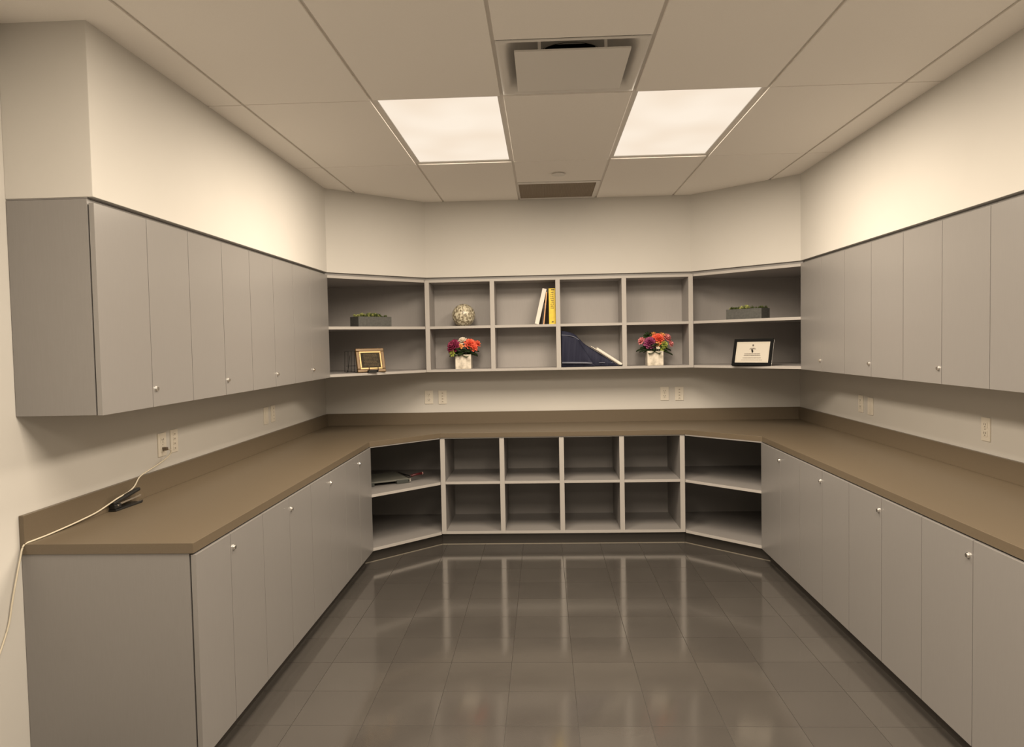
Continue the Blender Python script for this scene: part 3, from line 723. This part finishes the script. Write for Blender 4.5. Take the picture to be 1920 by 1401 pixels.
slab_book('book', .0125, .0085, .262, math.atan2(.028, .26), .2, mat('orange_cover', (.75, .42, .2), .5), 'thin pale orange booklet between the black and yellow books')

# ------------------------------------------------------------------ navy folded garment and the white binder under it
NAVY = mat('navy_cloth', (.03, .035, .09), .75, spec=.25)
N, L, b = nodes(NAVY); tc = N.new('ShaderNodeTexCoord'); wv = N.new('ShaderNodeTexWave'); wv.inputs['Scale'].default_value = 60; wv.inputs['Distortion'].default_value = 1.5; wv.bands_direction = 'X'
no = N.new('ShaderNodeTexNoise'); no.inputs['Scale'].default_value = 14
mp = N.new('ShaderNodeMapping'); mp.inputs['Scale'].default_value = (1, 1, .08); L.new(tc.outputs['Object'], mp.inputs[0]); L.new(mp.outputs[0], wv.inputs[0]); L.new(mp.outputs[0], no.inputs['Vector'])
ml = N.new('ShaderNodeMath'); ml.operation = 'MULTIPLY'; L.new(wv.outputs['Fac'], ml.inputs[0]); L.new(no.outputs[0], ml.inputs[1])
ra = N.new('ShaderNodeValToRGB'); L.new(ml.outputs[0], ra.inputs[0]); ra.color_ramp.elements[0].position = .1; ra.color_ramp.elements[0].color = (.010, .011, .028, 1)
ra.color_ramp.elements[1].position = .8; ra.color_ramp.elements[1].color = (.060, .065, .105, 1); L.new(ra.outputs[0], b.inputs['Base Color'])
PIPE = mat('grey_piping', (.16, .17, .22), .6)
t = thing('folded_garment', 'dark navy folded cloth garment slumped in lower middle cubby', 'garment', (.34, 5.99, 1.3555))
def hull(top, z0, y0, y1, wob=.006, seed=0):
    # top: list of (x, z) along the upper outline, ordered left to right; body between y0 and y1 with soft ridges
    bm = new_bm(); rnd = random.Random(seed); ny = 8; rows = []
    P = smooth_pts([(x, 0, z) for x, z in top], 5)
    for j in range(ny+1):
        v_ = j/ny; y = y0+(y1-y0)*v_; edge = math.sin(math.pi*min(1, v_*1.0+.0))
        row = []
        for p in P:
            zz = z0+(p.z-z0)*(1-.05*(1-min(1, v_*5)))
            row.append(bm.verts.new((p.x, y+wob*math.sin(p.x*60+seed)*(1-v_), zz)))
        rows.append(row)
    for A, B in zip(rows, rows[1:]):
        for i in range(len(A)-1): bm.faces.new((A[i], A[i+1], B[i+1], B[i]))
    # front face as a bulging grid down to the base
    nz = 8
    for side_row, yb, sgn in ((rows[0], y0, -1), (rows[-1], y1, 1)):
        prev = side_row
        for k_ in range(1, nz+1):
            f = k_/nz; cur = []
            for i, v in enumerate(side_row):
                z = v.co.z+(z0-v.co.z)*f
                bul = math.sin(math.pi*f)*.012*sgn+.004*math.sin(v.co.x*75+seed+f*2)*sgn*min(1, 3*f)
                cur.append(bm.verts.new((v.co.x, v.co.y+bul if sgn < 0 else yb, z)))
            for i in range(len(cur)-1): bm.faces.new((prev[i], prev[i+1], cur[i+1], cur[i]))
            prev = cur
        if sgn < 0: fb = prev
        else: bb = prev
    for i in range(len(fb)-1): bm.faces.new((fb[i], fb[i+1], bb[i+1], bb[i]))
    bmesh.ops.holes_fill(bm, edges=[e for e in bm.edges if e.is_boundary], sides=0)
    return bm
z0 = 1.3562
obj('body', hull([(.149, 1.650), (.19, 1.644), (.245, 1.626), (.28, 1.598), (.30, 1.55), (.35, 1.47), (.40, 1.39), (.42, 1.358)], z0, 5.912, 5.975, .004, 1), NAVY, t, smooth=True)
obj('rear_fold', hull([(.149, 1.64), (.24, 1.615), (.29, 1.588), (.34, 1.540), (.42, 1.487), (.50, 1.435), (.575, 1.385), (.612, 1.358)], z0, 5.945, 6.08, .004, 5), NAVY, t, smooth=True)
bm = new_bm(); tube(bm, smooth_pts([(.150, 5.906, 1.616), (.20, 5.904, 1.611), (.25, 5.904, 1.599), (.292, 5.909, 1.574)], 5), .0028); obj('piping', bm, PIPE, t, smooth=True, label='pale grey piping')
bm = new_bm(); tube(bm, [(.151, 5.893, 1.392), (.25, 5.892, 1.390), (.34, 5.892, 1.388), (.392, 5.898, 1.383)], .007); obj('hem', bm, PIPE, t, smooth=True, label='ribbed grey hem band')
bm = new_bm(); tube(bm, [(.45, 5.936, 1.385), (.52, 5.936, 1.385), (.566, 5.938, 1.384)], .003); obj('hem', bm, PIPE, t, smooth=True)
WB = mat('white_binder', (.82, .78, .70), .4)
t = thing('binder', 'flat white binder lying tilted on top of the navy garment', 'binder', (.51, 5.99, 1.44))
bm = new_bm(); dx, dz = .628-.398, 1.364-1.517; ln = math.hypot(dx, dz); ux, uz = dx/ln, dz/ln; nx_, nz_ = -uz, ux
def slab(a, b_, o0, o1, y0, y1):
    vs = []
    for y in (y0, y1):
        for s, o_ in ((a, o0), (b_, o0), (b_, o1), (a, o1)): vs.append(bm.verts.new((.398+ux*s+nx_*o_, y, 1.517+uz*s+nz_*o_)))
    for f in ((3, 2, 1, 0), (4, 5, 6, 7), (0, 1, 5, 4), (1, 2, 6, 5), (2, 3, 7, 6), (3, 0, 4, 7)): bm.faces.new([vs[i] for i in f])
slab(0.038, ln, 0, .0165, 5.915, 6.10); obj('cover', bm, WB, t, .001)
bm = new_bm(); slab(-.012, ln-.01, -.005, -.0005, 5.92, 6.09); obj('loose_sheet', bm, PAGES, t)

# ------------------------------------------------------------------ guillotine paper trimmer on the lower left corner shelf
t = thing('paper_trimmer', 'grey paper trimmer with red handle on lower left corner shelf', 'paper trimmer', (-1.27, 5.60, .4985), math.radians(30))
bm = new_bm(); box(bm, -.22, .16, -.16, .17, .022, .034); obj('board', bm, mat('trimmer_board', (.16, .16, .14), .6), t, .002, local=True)
for xx in (-.16, .11):
    bm = new_bm(); prism(bm, [(xx-.05, -.165), (xx+.045, -.165), (xx+.055, -.10), (xx-.05, -.10)], 0, .03); obj('foot', bm, mat('trimmer_foot', (.05, .055, .05), .5), t, .003, local=True)
bm = new_bm(); box(bm, -.21, .15, .10, .16, 0, .022); obj('foot', bm, mat('trimmer_foot2', (.05, .055, .05), .5), t, .003, local=True)
bm = new_bm(); box(bm, .160, .172, -.17, .17, .012, .036); obj('cutting_edge', bm, CHROME, t, local=True)
bm = new_bm(); tube(bm, [(.178, .15, .03), (.18, .0, .038), (.18, -.14, .046)], .006); obj('blade_arm', bm, BLACK, t, smooth=True, local=True)
bm = new_bm(); tube(bm, [(.18, -.13, .044), (.225, -.12, .05), (.285, -.105, .052)], .010, 12); obj('handle', bm, mat('handle_red', (.07, .008, .010), .4), t, smooth=True, local=True, label='dark red handle grip')
bm = new_bm(); cyl(bm, (.284, -.1052, .052), (.292, -.103, .052), .011, .010, 16); obj('handle_cap', bm, mat('cap_pink', (.4, .22, .2), .4), t, local=True)
